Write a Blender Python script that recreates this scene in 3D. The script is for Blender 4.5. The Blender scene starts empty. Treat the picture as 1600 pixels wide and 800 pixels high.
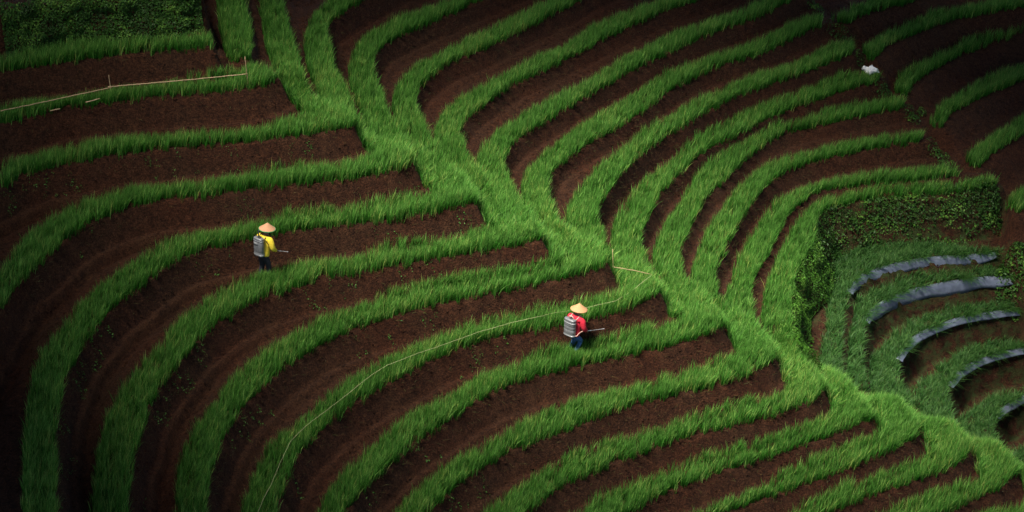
import bpy, bmesh, math, random
import numpy as np
from mathutils import Vector, Matrix

random.seed(7)
RNG = np.random.default_rng(7)
SC = bpy.context.scene
COL = SC.collection

# ------------------------------------------------------------------ camera
PITCH = math.radians(30.0)      # looking down the hillside from the opposite slope
DIST = 60.0
FPX = 60.0 * DIST               # focal length in photo pixels (1600 wide)
CAM = np.array([0.0, -DIST * math.cos(PITCH), DIST * math.sin(PITCH)])
FWD = np.array([0.0, math.cos(PITCH), -math.sin(PITCH)])
UPV = np.array([0.0, math.sin(PITCH), math.cos(PITCH)])
cam_data = bpy.data.cameras.new('camera')
cam_data.sensor_width = 36.0
cam_data.lens = 36.0 * FPX / 1600.0
cam_data.clip_start = 1.0
cam_data.clip_end = 2000.0
cam = bpy.data.objects.new('camera', cam_data)
COL.objects.link(cam)
cam.location = CAM
cam.rotation_euler = (math.pi / 2 - PITCH, 0, 0)
SC.camera = cam

# ------------------------------------------------------------------ sky, sun, exposure
SUN_EL, SUN_AZ = math.radians(66), math.radians(-128)     # azimuth from +Y (away from camera), negative = left
world = bpy.data.worlds.new('World')
SC.world = world
world.use_nodes = True
wn = world.node_tree.nodes
sky = wn.new('ShaderNodeTexSky')
sky.sky_type = 'NISHITA'
sky.sun_disc = False
sky.sun_elevation = SUN_EL
sky.sun_rotation = SUN_AZ
wn['Background'].inputs['Strength'].default_value = 0.055
world.node_tree.links.new(sky.outputs['Color'], wn['Background'].inputs['Color'])
SUN_DIR = Vector((math.sin(SUN_AZ) * math.cos(SUN_EL), math.cos(SUN_AZ) * math.cos(SUN_EL), math.sin(SUN_EL)))
sun_data = bpy.data.lights.new('sun', 'SUN')
sun_data.energy = 5.0
sun_data.angle = math.radians(16)
sun_data.color = (1.0, 0.95, 0.86)
sun = bpy.data.objects.new('sun', sun_data)
COL.objects.link(sun)
sun.rotation_euler = SUN_DIR.to_track_quat('Z', 'Y').to_euler()
sun.location = SUN_DIR * 90
SC.view_settings.view_transform = 'Standard'
SC.view_settings.look = 'None'
SC.view_settings.exposure = 1.38
SC.view_settings.gamma = 1.0
SC.view_settings.use_curve_mapping = False

# ------------------------------------------------------------------ unseen clouds added to dim the slope's edges; sun comes through their gap
def add_shade_clouds():
    m = bpy.data.materials.new('shade_cloud'); m.use_nodes = True
    p = m.node_tree.nodes['Principled BSDF']
    p.inputs['Base Color'].default_value = (0.86, 0.87, 0.88, 1); p.inputs['Roughness'].default_value = 1.0
    rg = random.Random(21)
    H = 46.0
    gap = Vector((3.6, 0.9, 0)) + SUN_DIR * (H / SUN_DIR.z)
    for c in range(6):
        bm = bmesh.new()
        for k in range(34):
            if k < 12:                                   # the rim of the gap
                a = (c + (k % 6 + rg.uniform(0.2, 0.8)) / 6.0) * math.pi / 3
                q = rg.uniform(0, 0.03) + (0.09 if k >= 6 else 0.0)
            else:
                a = (c + rg.uniform(-0.1, 1.1)) * math.pi / 3
                q = rg.uniform(0.12, 1) ** 0.9
            r = rg.uniform(3.4, 5.6) + q * 8
            e = 9.5 + r * 0.85 + q * 42
            pos = gap + Vector((math.cos(a) * e * 1.18, math.sin(a) * e, rg.uniform(-1, 3) + q * 4))
            g = bmesh.ops.create_icosphere(bm, subdivisions=3, radius=r)
            for v in g['verts']:
                d = v.co.normalized()
                f = 1 + 0.16 * math.sin(d.x * 5 + k) * math.sin(d.y * 6 + 2 * k) + 0.08 * math.sin(d.z * 13 + d.x * 11 + k)
                v.co = Vector((v.co.x * f, v.co.y * f, v.co.z * f * 0.55)) + pos
        me = bpy.data.meshes.new('shade_cloud'); bm.to_mesh(me); bm.free()
        for q in me.polygons: q.use_smooth = True
        me.materials.append(m)
        o = bpy.data.objects.new('shade_cloud', me); COL.objects.link(o)
        o['kind'] = 'structure'; o['label'] = 'unseen clouds added to shade the edges of the hillside'
add_shade_clouds()

# ------------------------------------------------------------------ helpers
def gp(px, py, z):
    """a point of the photograph laid on the level plane of height z -> ground X, Y"""
    px = np.asarray(px, float); py = np.asarray(py, float); z = np.asarray(z, float)
    a = (px - 800.0) / FPX
    b = (400.0 - py) / FPX
    dy = FWD[1] + UPV[1] * b
    dz = FWD[2] + UPV[2] * b
    t = (z - CAM[2]) / dz
    return a * t, CAM[1] + dy * t

def spline(pts, step=10.0):
    """Catmull-Rom through pixel points, about `step` pixels apart"""
    P = np.array(pts, float)
    P = np.vstack([2 * P[0] - P[1], P, 2 * P[-1] - P[-2]])
    out = []
    for i in range(1, len(P) - 2):
        p0, p1, p2, p3 = P[i - 1], P[i], P[i + 1], P[i + 2]
        n = max(1, int(np.hypot(*(p2 - p1)) / step))
        t = (np.arange(n) / n)[:, None]
        out.append(0.5 * ((2 * p1) + (-p0 + p2) * t + (2 * p0 - 5 * p1 + 4 * p2 - p3) * t ** 2 + (-p0 + 3 * p1 - 3 * p2 + p3) * t ** 3))
    out.append(P[-2:-1])
    return np.vstack(out)

_lat = np.random.default_rng(3).random((256, 256))
def vnoise(x, y):
    xi = np.floor(x).astype(int); yi = np.floor(y).astype(int)
    fx = x - xi; fy = y - yi
    fx = fx * fx * (3 - 2 * fx); fy = fy * fy * (3 - 2 * fy)
    a = _lat[xi & 255, yi & 255]; b = _lat[(xi + 1) & 255, yi & 255]
    c = _lat[xi & 255, (yi + 1) & 255]; d = _lat[(xi + 1) & 255, (yi + 1) & 255]
    return (a * (1 - fx) + b * fx) * (1 - fy) + (c * (1 - fx) + d * fx) * fy - 0.5

def sstep(a, b, x):
    t = np.clip((x - a) / (b - a), 0, 1)
    return t * t * (3 - 2 * t)

def inpoly(x, y, poly):
    ins = np.zeros(len(x), bool)
    X0, Y0 = poly[:, 0], poly[:, 1]
    X1, Y1 = np.roll(X0, -1), np.roll(Y0, -1)
    for a, b, c, d in zip(X0, Y0, X1, Y1):
        if b == d: continue
        m = (b > y) != (d > y)
        ins ^= m & (x < (c - a) * (y - b) / (d - b) + a)
    return ins

def mesh_np(name, co, faces, nper, mats, smooth=True, attrs=None, midx=None):
    me = bpy.data.meshes.new(name)
    nv, nf = len(co), len(faces)
    me.vertices.add(nv)
    me.vertices.foreach_set('co', np.asarray(co, np.float32).ravel())
    me.loops.add(nf * nper)
    me.polygons.add(nf)
    me.loops.foreach_set('vertex_index', np.asarray(faces, np.int32).ravel())
    me.polygons.foreach_set('loop_start', np.arange(0, nf * nper, nper, dtype=np.int32))
    me.polygons.foreach_set('use_smooth', np.full(nf, smooth, bool))
    for m in mats: me.materials.append(m)
    if midx is not None: me.polygons.foreach_set('material_index', np.asarray(midx, np.int32))
    for k, v in (attrs or {}).items():
        at = me.attributes.new(k, 'FLOAT', 'POINT')
        at.data.foreach_set('value', np.asarray(v, np.float32))
    me.update(calc_edges=True)
    return me

def link(name, me, parent=None, label=None, cat=None, group=None, kind=None):
    o = bpy.data.objects.new(name, me)
    COL.objects.link(o)
    if parent is not None: o.parent = parent
    if label: o['label'] = label
    if cat: o['category'] = cat
    if group: o['group'] = group
    if kind: o['kind'] = kind
    return o

def empty(name, loc, rz, label, cat, group=None):
    o = link(name, None, None, label, cat, group)
    o.location = loc; o.rotation_euler = (0, 0, rz)
    o.empty_display_size = 0.2
    return o

def bm_obj(name, bm, mat, parent=None, smooth=True, **kw):
    me = bpy.data.meshes.new(name)
    bm.normal_update()
    bm.to_mesh(me); bm.free()
    for p in me.polygons: p.use_smooth = smooth
    me.materials.append(mat)
    return link(name, me, parent, **kw)

def tube(bm, pts, r, n=7, cap=True):
    """round tube through 3-D points; r a number or one per point"""
    pts = [Vector(p) for p in pts]
    rs = r if hasattr(r, '__len__') else [r] * len(pts)
    rings = []
    for i, p in enumerate(pts):
        t = (pts[min(i + 1, len(pts) - 1)] - pts[max(i - 1, 0)]).normalized()
        a = t.cross(Vector((0, 0, 1)) if abs(t.z) < 0.9 else Vector((1, 0, 0))).normalized()
        b = t.cross(a)
        rings.append([bm.verts.new(p + (a * math.cos(2 * math.pi * k / n) + b * math.sin(2 * math.pi * k / n)) * rs[i]) for k in range(n)])
    for q, w in zip(rings, rings[1:]):
        for k in range(n):
            bm.faces.new((q[k], q[(k + 1) % n], w[(k + 1) % n], w[k]))
    if cap:
        bm.faces.new(rings[0][::-1]); bm.faces.new(rings[-1])

# ------------------------------------------------------------------ materials
def mat_new(name):
    m = bpy.data.materials.new(name); m.use_nodes = True
    return m, m.node_tree.nodes, m.node_tree.links, m.node_tree.nodes['Principled BSDF']

def plain(name, col, rough=0.6, metal=0.0, noise=0.25, scale=30.0, bump=0.2, bdist=0.004):
    m, n, l, p = mat_new(name)
    tc = n.new('ShaderNodeTexCoord')
    t = n.new('ShaderNodeTexNoise'); t.inputs['Scale'].default_value = scale; t.inputs['Detail'].default_value = 5
    l.new(tc.outputs['Object'], t.inputs['Vector'])
    r = n.new('ShaderNodeValToRGB')
    r.color_ramp.elements[0].position = 0.3; r.color_ramp.elements[1].position = 0.7
    r.color_ramp.elements[0].color = tuple(c * (1 - noise) for c in col) + (1,)
    r.color_ramp.elements[1].color = tuple(min(1, c * (1 + noise)) for c in col) + (1,)
    l.new(t.outputs['Fac'], r.inputs['Fac']); l.new(r.outputs['Color'], p.inputs['Base Color'])
    p.inputs['Roughness'].default_value = rough; p.inputs['Metallic'].default_value = metal
    b = n.new('ShaderNodeBump'); b.inputs['Strength'].default_value = bump; b.inputs['Distance'].default_value = bdist
    l.new(t.outputs['Fac'], b.inputs['Height']); l.new(b.outputs['Normal'], p.inputs['Normal'])
    return m

def soil_material():
    m, n, l, p = mat_new('soil')
    tc = n.new('ShaderNodeTexCoord')
    def noise(scale, detail, rough=0.6, vec=None):
        t = n.new('ShaderNodeTexNoise')
        t.inputs['Scale'].default_value = scale; t.inputs['Detail'].default_value = detail; t.inputs['Roughness'].default_value = rough
        l.new(vec or tc.outputs['Object'], t.inputs['Vector'])
        return t
    def ramp(a, ca, b, cb, src):
        r = n.new('ShaderNodeValToRGB')
        r.color_ramp.elements[0].position = a; r.color_ramp.elements[0].color = ca + (1,)
        r.color_ramp.elements[1].position = b; r.color_ramp.elements[1].color = cb + (1,)
        l.new(src, r.inputs['Fac']); return r
    big = noise(0.55, 5); mid = noise(6, 8, 0.7); fine = noise(11, 8, 0.8)
    grain = noise(24, 3, 0.8); base = ramp(0.3, (0.020, 0.0082, 0.0040), 0.72, (0.060, 0.0260, 0.0125), mid.outputs['Fac'])
    hue = ramp(0.35, (1.15, 0.9, 0.82), 0.7, (0.92, 1.04, 1.05), big.outputs['Fac'])
    mul = n.new('ShaderNodeMixRGB'); mul.blend_type = 'MULTIPLY'; mul.inputs['Fac'].default_value = 0.8
    l.new(base.outputs['Color'], mul.inputs['Color1']); l.new(hue.outputs['Color'], mul.inputs['Color2'])
    fr = ramp(0.33, (0.42, 0.38, 0.36), 0.68, (1.5, 1.46, 1.42), fine.outputs['Fac'])
    mul2 = n.new('ShaderNodeMixRGB'); mul2.blend_type = 'MULTIPLY'; mul2.inputs['Fac'].default_value = 0.85
    l.new(mul.outputs['Color'], mul2.inputs['Color1']); l.new(fr.outputs['Color'], mul2.inputs['Color2'])
    gr = ramp(0.36, (0.35, 0.32, 0.3), 0.66, (1.7, 1.66, 1.6), grain.outputs['Fac'])
    mul3 = n.new('ShaderNodeMixRGB'); mul3.blend_type = 'MULTIPLY'; mul3.inputs['Fac'].default_value = 0.8
    # trodden, drier earth on the ledges at the foot of the banks
    at = n.new('ShaderNodeAttribute'); at.attribute_name = 'trodden'
    dn = noise(2.2, 4)
    dm = n.new('ShaderNodeMath'); dm.operation = 'MULTIPLY'
    l.new(at.outputs['Fac'], dm.inputs[0]); l.new(dn.outputs['Fac'], dm.inputs[1])
    mx = n.new('ShaderNodeMixRGB'); mx.inputs['Color2'].default_value = (0.075, 0.034, 0.016, 1)
    l.new(dm.outputs['Value'], mx.inputs['Fac']); l.new(mul2.outputs['Color'], mx.inputs['Color1'])
    l.new(mx.outputs['Color'], mul3.inputs['Color1']); l.new(gr.outputs['Color'], mul3.inputs['Color2'])
    # moss in the old banks of the lower bowl
    at2 = n.new('ShaderNodeAttribute'); at2.attribute_name = 'mossy'
    mn = noise(3.5, 6, 0.7)
    mr = ramp(0.42, (0, 0, 0), 0.62, (1, 1, 1), mn.outputs['Fac'])
    mm = n.new('ShaderNodeMath'); mm.operation = 'MULTIPLY'
    l.new(at2.outputs['Fac'], mm.inputs[0]); l.new(mr.outputs['Color'], mm.inputs[1])
    mx2 = n.new('ShaderNodeMixRGB'); mx2.inputs['Color2'].default_value = (0.03, 0.045, 0.012, 1)
    l.new(mm.outputs['Value'], mx2.inputs['Fac']); l.new(mul3.outputs['Color'], mx2.inputs['Color1'])
    l.new(mx2.outputs['Color'], p.inputs['Base Color'])
    p.inputs['Roughness'].default_value = 0.95
    p.inputs['Specular IOR Level'].default_value = 0.15
    add = n.new('ShaderNodeMath'); add.operation = 'ADD'
    l.new(grain.outputs['Fac'], add.inputs[0]); l.new(fine.outputs['Fac'], add.inputs[1])
    b = n.new('ShaderNodeBump'); b.inputs['Strength'].default_value = 1.0; b.inputs['Distance'].default_value = 0.07
    l.new(add.outputs['Value'], b.inputs['Height']); l.new(b.outputs['Normal'], p.inputs['Normal'])
    return m

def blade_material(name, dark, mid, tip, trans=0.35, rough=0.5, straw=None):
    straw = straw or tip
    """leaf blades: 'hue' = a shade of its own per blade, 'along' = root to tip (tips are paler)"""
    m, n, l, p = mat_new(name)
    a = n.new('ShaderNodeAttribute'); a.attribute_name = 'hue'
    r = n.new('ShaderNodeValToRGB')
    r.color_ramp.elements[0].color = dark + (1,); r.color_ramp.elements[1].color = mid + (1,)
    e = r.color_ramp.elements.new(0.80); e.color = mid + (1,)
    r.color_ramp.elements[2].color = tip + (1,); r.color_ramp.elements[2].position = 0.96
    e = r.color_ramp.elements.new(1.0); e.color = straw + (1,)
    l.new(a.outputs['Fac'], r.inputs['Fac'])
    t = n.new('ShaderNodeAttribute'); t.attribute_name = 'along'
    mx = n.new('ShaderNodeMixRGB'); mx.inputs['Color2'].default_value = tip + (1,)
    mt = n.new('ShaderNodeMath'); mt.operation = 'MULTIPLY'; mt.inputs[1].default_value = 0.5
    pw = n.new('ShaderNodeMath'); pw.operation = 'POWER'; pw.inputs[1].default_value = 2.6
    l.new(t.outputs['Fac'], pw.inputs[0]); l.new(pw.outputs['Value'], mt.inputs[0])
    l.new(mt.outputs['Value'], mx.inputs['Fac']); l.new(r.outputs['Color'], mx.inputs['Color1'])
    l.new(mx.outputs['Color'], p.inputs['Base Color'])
    p.inputs['Roughness'].default_value = rough
    p.inputs['Specular IOR Level'].default_value = 0.18
    tr = n.new('ShaderNodeBsdfTranslucent'); l.new(mx.outputs['Color'], tr.inputs['Color'])
    ms = n.new('ShaderNodeMixShader'); ms.inputs['Fac'].default_value = trans
    l.new(p.outputs['BSDF'], ms.inputs[1]); l.new(tr.outputs['BSDF'], ms.inputs[2])
    l.new(ms.outputs['Shader'], n['Material Output'].inputs['Surface'])
    return m

M_SOIL = soil_material()
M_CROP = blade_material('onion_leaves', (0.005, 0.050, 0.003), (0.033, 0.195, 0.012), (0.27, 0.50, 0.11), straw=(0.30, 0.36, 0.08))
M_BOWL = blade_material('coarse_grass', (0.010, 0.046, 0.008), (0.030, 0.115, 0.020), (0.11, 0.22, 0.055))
M_IVY = blade_material('creeper_leaves', (0.008, 0.028, 0.005), (0.026, 0.085, 0.010), (0.10, 0.20, 0.028), 0.2)
M_WEED = blade_material('weed_leaves', (0.025, 0.085, 0.012), (0.05, 0.15, 0.02), (0.10, 0.20, 0.045), 0.25)
M_MOSS_LIT = blade_material('lit_moss_leaves', (0.022, 0.075, 0.008), (0.055, 0.165, 0.014), (0.13, 0.26, 0.04), 0.25)  # moss green, brightened in the colour to stand in for light on the flank
M_ROOT = blade_material('dry_roots', (0.03, 0.028, 0.010), (0.07, 0.075, 0.022), (0.12, 0.13, 0.045), 0.1)
M_BAMBOO = plain('bamboo', (0.36, 0.24, 0.13), 0.55)
M_TWINE = plain('twine', (0.34, 0.32, 0.16), 0.8)
M_SHEET = plain('mulch_sheet', (0.085, 0.098, 0.135), 0.4, 0.0, 0.22, 5, 0.5, 0.02)
M_SACK = plain('sack_plastic', (0.80, 0.80, 0.78), 0.5, 0, 0.06, 14, 0.6, 0.02)
M_SKIN = plain('skin', (0.22, 0.10, 0.055), 0.55, 0, 0.1)
M_HAIR = plain('hair', (0.012, 0.010, 0.009), 0.5)
M_YELLOW = plain('yellow_cloth', (0.82, 0.60, 0.035), 0.85, 0, 0.12, 25, 0.5, 0.012)
M_RED = plain('red_cloth', (0.46, 0.008, 0.026), 0.85, 0, 0.15, 25, 0.5, 0.012)
M_BLACK = plain('dark_trousers', (0.014, 0.014, 0.02), 0.85, 0, 0.3, 25, 0.5, 0.012)
M_BLUE = plain('blue_trousers', (0.035, 0.10, 0.24), 0.85, 0, 0.3, 25, 0.5, 0.012)
M_STRAW = plain('woven_straw', (0.44, 0.225, 0.10), 0.8, 0, 0.18, 60, 0.5, 0.006)
M_STRAW2 = plain('woven_straw_pink', (0.45, 0.225, 0.115), 0.8, 0, 0.15, 60, 0.5, 0.006)
M_TRIM = plain('green_trim', (0.01, 0.20, 0.05), 0.6)
M_STEEL = plain('steel', (0.24, 0.245, 0.25), 0.42, 0.5, 0.22, 18, 0.15)
M_STEEL2 = plain('steel_bands', (0.42, 0.42, 0.42), 0.4, 0.6, 0.1, 18, 0.1)
M_RUBBER = plain('rubber', (0.02, 0.021, 0.022), 0.6)
M_PINK = plain('pale_hose', (0.62, 0.34, 0.27), 0.5)
M_STRAP = plain('webbing', (0.05, 0.035, 0.025), 0.85)
M_GREY = plain('grey_plastic', (0.20, 0.20, 0.20), 0.5)

# ------------------------------------------------------------------ the terraces as seen: front edge and back edge of every planted strip
# (pixels of the 1600 x 800 photograph; every edge is laid on the level of its own terrace)
G_L = 'crop strips of the left terraces'
G_R = 'crop strips of the upper right terraces'
G_F = 'crop strips beyond the sloping earth path'
G_B = 'grass strips of the dark lower bowl'
LEFT = [   # (drop to the next terrace, front left->corner, back left->right, label)
 (0.80, [(0,115),(50,107),(100,99),(155,91),(245,81),(325,75),(333,77)], [(0,85),(50,72),(110,62),(175,59),(250,56),(300,49),(330,47)],
  'dark green crop strip directly at the foot of the leafy bank, top left'),
 (0.85, [(0,197),(50,185),(100,170),(160,164),(225,155),(300,149),(400,139),(436,126)], [(0,162),(50,150),(110,140),(175,130),(250,122),(300,114),(345,107),(400,95),(432,108)],
  'crop strip that carries the long bamboo rail'),
 (0.80, [(0,296),(25,284),(62,269),(125,256),(175,246),(225,239),(300,230),(400,224),(450,217),(500,210),(540,202),(553,199)], [(0,254),(50,235),(112,227),(162,212),(225,207),(300,204),(400,196),(450,182),(500,170),(550,160)],
  'crop strip one terrace below the strip with the bamboo rail'),
 (0.80, [(0,490),(25,450),(50,427),(80,400),(100,380),(137,355),(187,332),(250,315),(325,307),(400,297),(475,290),(550,280),(612,271),(647,257)], [(-15,440),(5,410),(15,395),(37,370),(75,340),(125,315),(175,297),(225,285),(300,275),(400,263),(475,254),(550,245),(600,228),(650,235)],
  'crop strip one terrace above the hat of the farmer in yellow'),
 (0.75, [(86,830),(87,800),(87,700),(91,650),(97,612),(110,575),(125,547),(150,515),(175,485),(212,457),(250,427),(297,400),(350,386),(400,374),(475,362),(550,352),(625,344),(700,330),(745,320)],
        [(33,830),(34,800),(35,750),(37,700),(41,637),(47,600),(52,575),(65,547),(85,520),(112,487),(137,457),(175,427),(212,402),(262,372),(337,350),(400,338),(475,327),(550,320),(625,307),(700,295),(750,300)],
  'crop strip right behind the hat of the farmer in yellow'),
 (0.72, [(193,830),(197,800),(202,762),(210,712),(220,685),(230,645),(252,605),(280,570),(305,540),(337,512),(375,487),(400,473),(450,457),(500,441),(575,426),(650,412),(725,400),(800,385),(847,374)],
        [(138,830),(140,800),(145,750),(152,700),(162,655),(187,607),(200,587),(225,557),(250,532),(275,500),(312,472),(350,447),(400,429),(450,412),(500,401),(550,395),(625,377),(700,370),(750,356),(800,347),(850,346)],
  'crop strip that hides the feet of the farmer in yellow'),
 (0.72, [(315,830),(320,800),(327,750),(342,705),(360,667),(380,637),(400,617),(420,597),(450,572),(500,542),(550,520),(600,502),(675,480),(750,466),(800,454),(850,444),(900,431),(937,420),(950,412)],
        [(270,830),(272,800),(277,732),(287,695),(307,657),(332,625),(350,597),(375,572),(400,550),(450,520),(500,494),(550,477),(600,457),(650,446),(737,427),(800,415),(850,403),(900,385),(945,388)],
  'crop strip between the farmer in yellow and the strip with twine'),
 (0.72, [(426,830),(434,800),(442,770),(457,730),(482,695),(525,655),(570,625),(605,602),(625,594),(675,565),(750,536),(800,525),(875,512),(925,500),(975,486),(1012,472),(1032,459)],
        [(362,830),(375,797),(385,755),(400,722),(422,687),(450,665),(487,635),(520,607),(550,587),(612,550),(675,522),(750,500),(800,491),(862,475),(912,465),(962,450),(1000,432),(1030,430)],
  'crop strip behind the hat of the farmer in red, with pale twine along it'),
 (0.70, [(530,830),(547,800),(570,765),(600,737),(637,702),(687,670),(750,627),(800,604),(850,589),(912,574),(987,557),(1062,540),(1112,522),(1130,510)],
        [(480,830),(497,795),(520,752),(550,722),(580,690),(620,657),(650,637),(700,614),(725,597),(750,579),(800,567),(837,552),(887,540),(937,527),(987,515),(1045,500),(1090,478),(1130,476)],
  'crop strip that hides the lower legs of the farmer in red'),
 (0.66, [(640,830),(672,800),(682,792),(712,762),(762,730),(800,707),(850,689),(900,670),(950,650),(1025,626),(1100,610),(1150,597),(1200,571),(1212,560)],
        [(590,830),(617,797),(625,780),(662,750),(700,720),(750,692),(800,665),(850,637),(900,621),(962,604),(1025,587),(1087,570),(1140,550),(1180,528),(1210,524)],
  'first crop strip below the one at the legs of the farmer in red'),
 (0.62, [(790,830),(832,797),(875,765),(937,737),(1000,712),(1075,686),(1150,667),(1200,655),(1237,640),(1270,627),(1287,610)],
        [(715,830),(757,795),(800,762),(850,727),(912,700),(1000,672),(1075,650),(1137,632),(1200,613),(1225,602),(1260,570),(1285,572)],
  'second crop strip below the one at the legs of the farmer in red'),
 (0.56, [(930,830),(995,800),(1012,787),(1075,760),(1137,737),(1200,716),(1250,700),(1300,682),(1337,666),(1362,654)],
        [(830,830),(895,797),(950,767),(1025,740),(1100,710),(1175,687),(1200,682),(1250,665),(1297,645),(1335,612),(1360,618)],
  'third crop strip below the one at the legs of the farmer in red'),
 (0.52, [(1060,830),(1140,800),(1200,780),(1250,762),(1312,740),(1375,712),(1420,692),(1436,675)],
        [(1010,830),(1080,800),(1137,775),(1200,748),(1225,735),(1275,715),(1337,687),(1372,675),(1400,640),(1435,645)],
  'fourth crop strip below the one at the legs of the farmer in red'),
 (0.52, [(1230,830),(1312,797),(1362,777),(1425,755),(1495,727),(1515,705)],
        [(1150,830),(1232,800),(1287,772),(1350,747),(1412,722),(1447,707),(1480,672),(1515,680)],
  'fifth crop strip below the one at the legs of the farmer in red'),
 (0.52, [(1400,830),(1487,800),(1512,785),(1562,765),(1590,740)],
        [(1310,830),(1380,800),(1425,780),(1487,755),(1532,740),(1560,708),(1590,715)],
  'sixth crop strip below the one at the legs of the farmer in red'),
 (0.52, [(1560,840),(1620,818),(1665,780)], [(1470,830),(1545,797),(1600,780),(1610,760),(1640,745),(1665,752)],
  'last crop strip at the bottom right corner'),
]
HEDGE_L = [(0,14),(70,6),(150,-5),(310,-22)]        # top edge of the leafy bank in the top left corner
HEDGE_DROP = 1.25
HL = [0.0]
for s in LEFT[:-1]: HL.append(HL[-1] - s[0])
HL = [h - HL[5] for h in HL]                        # terrace with the farmer in yellow = 0
CX = [s[1][-1][0] for s in LEFT]
def ridge_z(x): return np.interp(x, np.array(CX), np.array(HL)) - 0.18

RIGHT = [  # (x where it meets the ridge, front ridge->far end, back, label)
 (385, [(388,100),(390,82),(390,50),(380,0),(372,-40)], [(343,112),(342,75),(345,50),(327,0),(318,-40)],
  'broad upright crop strip just right of the leafy bank, top left'),
 (470, [(469,160),(472,130),(462,87),(450,50),(437,0),(428,-40)], [(447,162),(437,125),(425,87),(415,62),(405,0),(398,-40)],
  'second upright crop strip right of the leafy bank'),
 (552, [(556,185),(552,172),(540,140),(522,117),(517,87),(510,60),(512,40),(537,22),(570,0),(640,-40)], [(515,170),(505,152),(492,130),(482,100),(475,62),(482,30),(512,0),(570,-40)],
  'third crop strip right of the leafy bank, bent like a knee'),
 (640, [(645,245),(635,227),(615,200),(600,165),(590,137),(581,112),(585,90),(605,70),(650,46),(700,25),(755,0),(850,-40)], [(600,220),(585,205),(575,197),(562,162),(550,132),(545,100),(555,72),(575,47),(625,22),(687,2),(790,-40)],
  'fourth crop strip right of the leafy bank'),
 (705, [(712,282),(700,265),(675,227),(662,200),(650,175),(649,147),(662,130),(700,102),(750,81),(800,57),(850,30),(900,5),(985,-40)], [(655,250),(645,235),(630,212),(622,200),(614,170),(615,142),(625,120),(650,97),(687,77),(750,50),(800,23),(845,2),(930,-40)],
  'fifth crop strip right of the leafy bank'),
 (770, [(762,295),(750,277),(735,255),(722,232),(717,215),(722,200),(732,185),(762,162),(800,135),(850,112),(900,86),(950,60),(1000,37),(1050,15),(1095,0),(1190,-40)], [(712,278),(700,262),(687,242),(677,225),(680,195),(700,160),(762,125),(800,103),(825,90),(875,70),(925,37),(975,17),(1025,0),(1120,-40)],
  'sixth crop strip right of the leafy bank'),
 (825, [(818,330),(800,300),(790,277),(785,255),(800,229),(837,201),(875,179),(912,155),(962,126),(1012,100),(1050,82),(1100,60),(1150,41),(1200,21),(1240,0),(1310,-40)], [(770,300),(755,275),(747,250),(750,230),(772,203),(800,183),(837,160),(900,130),(950,100),(1000,75),(1050,50),(1112,27),(1175,5),(1270,-40)],
  'seventh crop strip right of the leafy bank'),
 (895, [(905,385),(892,367),(877,352),(865,335),(856,307),(857,280),(875,260),(925,225),(962,205),(1012,170),(1050,142),(1100,115),(1150,97),(1200,81),(1250,56),(1285,40)], [(845,350),(832,330),(817,307),(815,285),(825,257),(850,235),(893,201),(937,172),(975,150),(1037,112),(1100,86),(1150,72),(1200,52),(1242,30),(1282,21)],
  'crop strip two terraces above the strip with the white sack'),
 (955, [(962,405),(952,392),(940,370),(932,345),(937,320),(955,297),(980,265),(1025,225),(1066,201),(1100,180),(1150,152),(1200,134),(1250,117),(1300,100),(1332,87)], [(905,382),(892,365),(885,340),(887,317),(907,287),(937,255),(980,222),(1007,197),(1050,172),(1087,152),(1150,125),(1200,105),(1250,90),(1305,66),(1332,64)],
  'crop strip one terrace above the strip with the white sack'),
 (1025, [(1035,435),(1022,420),(1005,398),(997,382),(1000,365),(1017,335),(1037,300),(1075,262),(1112,232),(1155,212),(1200,186),(1237,171),(1300,150),(1350,135),(1372,129)], [(970,412),(960,397),(955,370),(960,340),(975,315),(1012,272),(1050,245),(1087,212),(1125,192),(1162,172),(1200,157),(1250,142),(1300,120),(1337,112),(1372,112)],
  'crop strip with the white sack lying at its upper end'),
 (1085, [(1098,468),(1082,450),(1065,430),(1060,407),(1065,387),(1080,355),(1100,317),(1132,285),(1170,245),(1200,225),(1225,210),(1262,200),(1300,193),(1375,177),(1415,170)], [(1040,432),(1025,415),(1020,397),(1027,370),(1045,337),(1070,300),(1095,265),(1137,230),(1175,205),(1200,194),(1250,185),(1300,165),(1350,155),(1387,147),(1412,150)],
  'crop strip one terrace below the strip with the white sack'),
 (1132, [(1140,488),(1127,472),(1117,447),(1117,422),(1130,400),(1137,380),(1155,350),(1175,317),(1200,292),(1225,272),(1262,257),(1312,245),(1375,232),(1440,222)], [(1098,472),(1085,457),(1080,437),(1082,412),(1092,385),(1107,350),(1130,317),(1157,287),(1187,260),(1200,251),(1262,232),(1325,217),(1375,209),(1442,202)],
  'crop strip two terraces above the tall leafy wall'),
 (1190, [(1200,522),(1187,510),(1175,487),(1172,462),(1180,432),(1202,397),(1212,375),(1232,337),(1262,312),(1300,297),(1375,289),(1425,285),(1487,279),(1497,277)], [(1145,490),(1135,472),(1137,445),(1147,415),(1162,385),(1182,352),(1200,324),(1230,302),(1275,282),(1325,271),(1400,264),(1470,255),(1495,257)],
  'crop strip just above the one edging the tall leafy wall'),
 (1240, [(1272,553),(1250,538),(1236,505),(1236,470),(1242,435),(1262,400),(1272,380),(1275,355),(1287,332),(1325,320),(1375,312),(1450,307),(1512,300),(1558,291)], [(1212,525),(1197,512),(1190,475),(1196,445),(1212,405),(1227,375),(1247,340),(1275,312),(1320,299),(1375,291),(1425,286),(1500,282),(1545,272)],
  'crop strip along the top edge of the tall leafy wall'),
]
HR = [float(ridge_z(s[0])) for s in RIGHT]
HR[13] = HR[12] - 0.20
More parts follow.
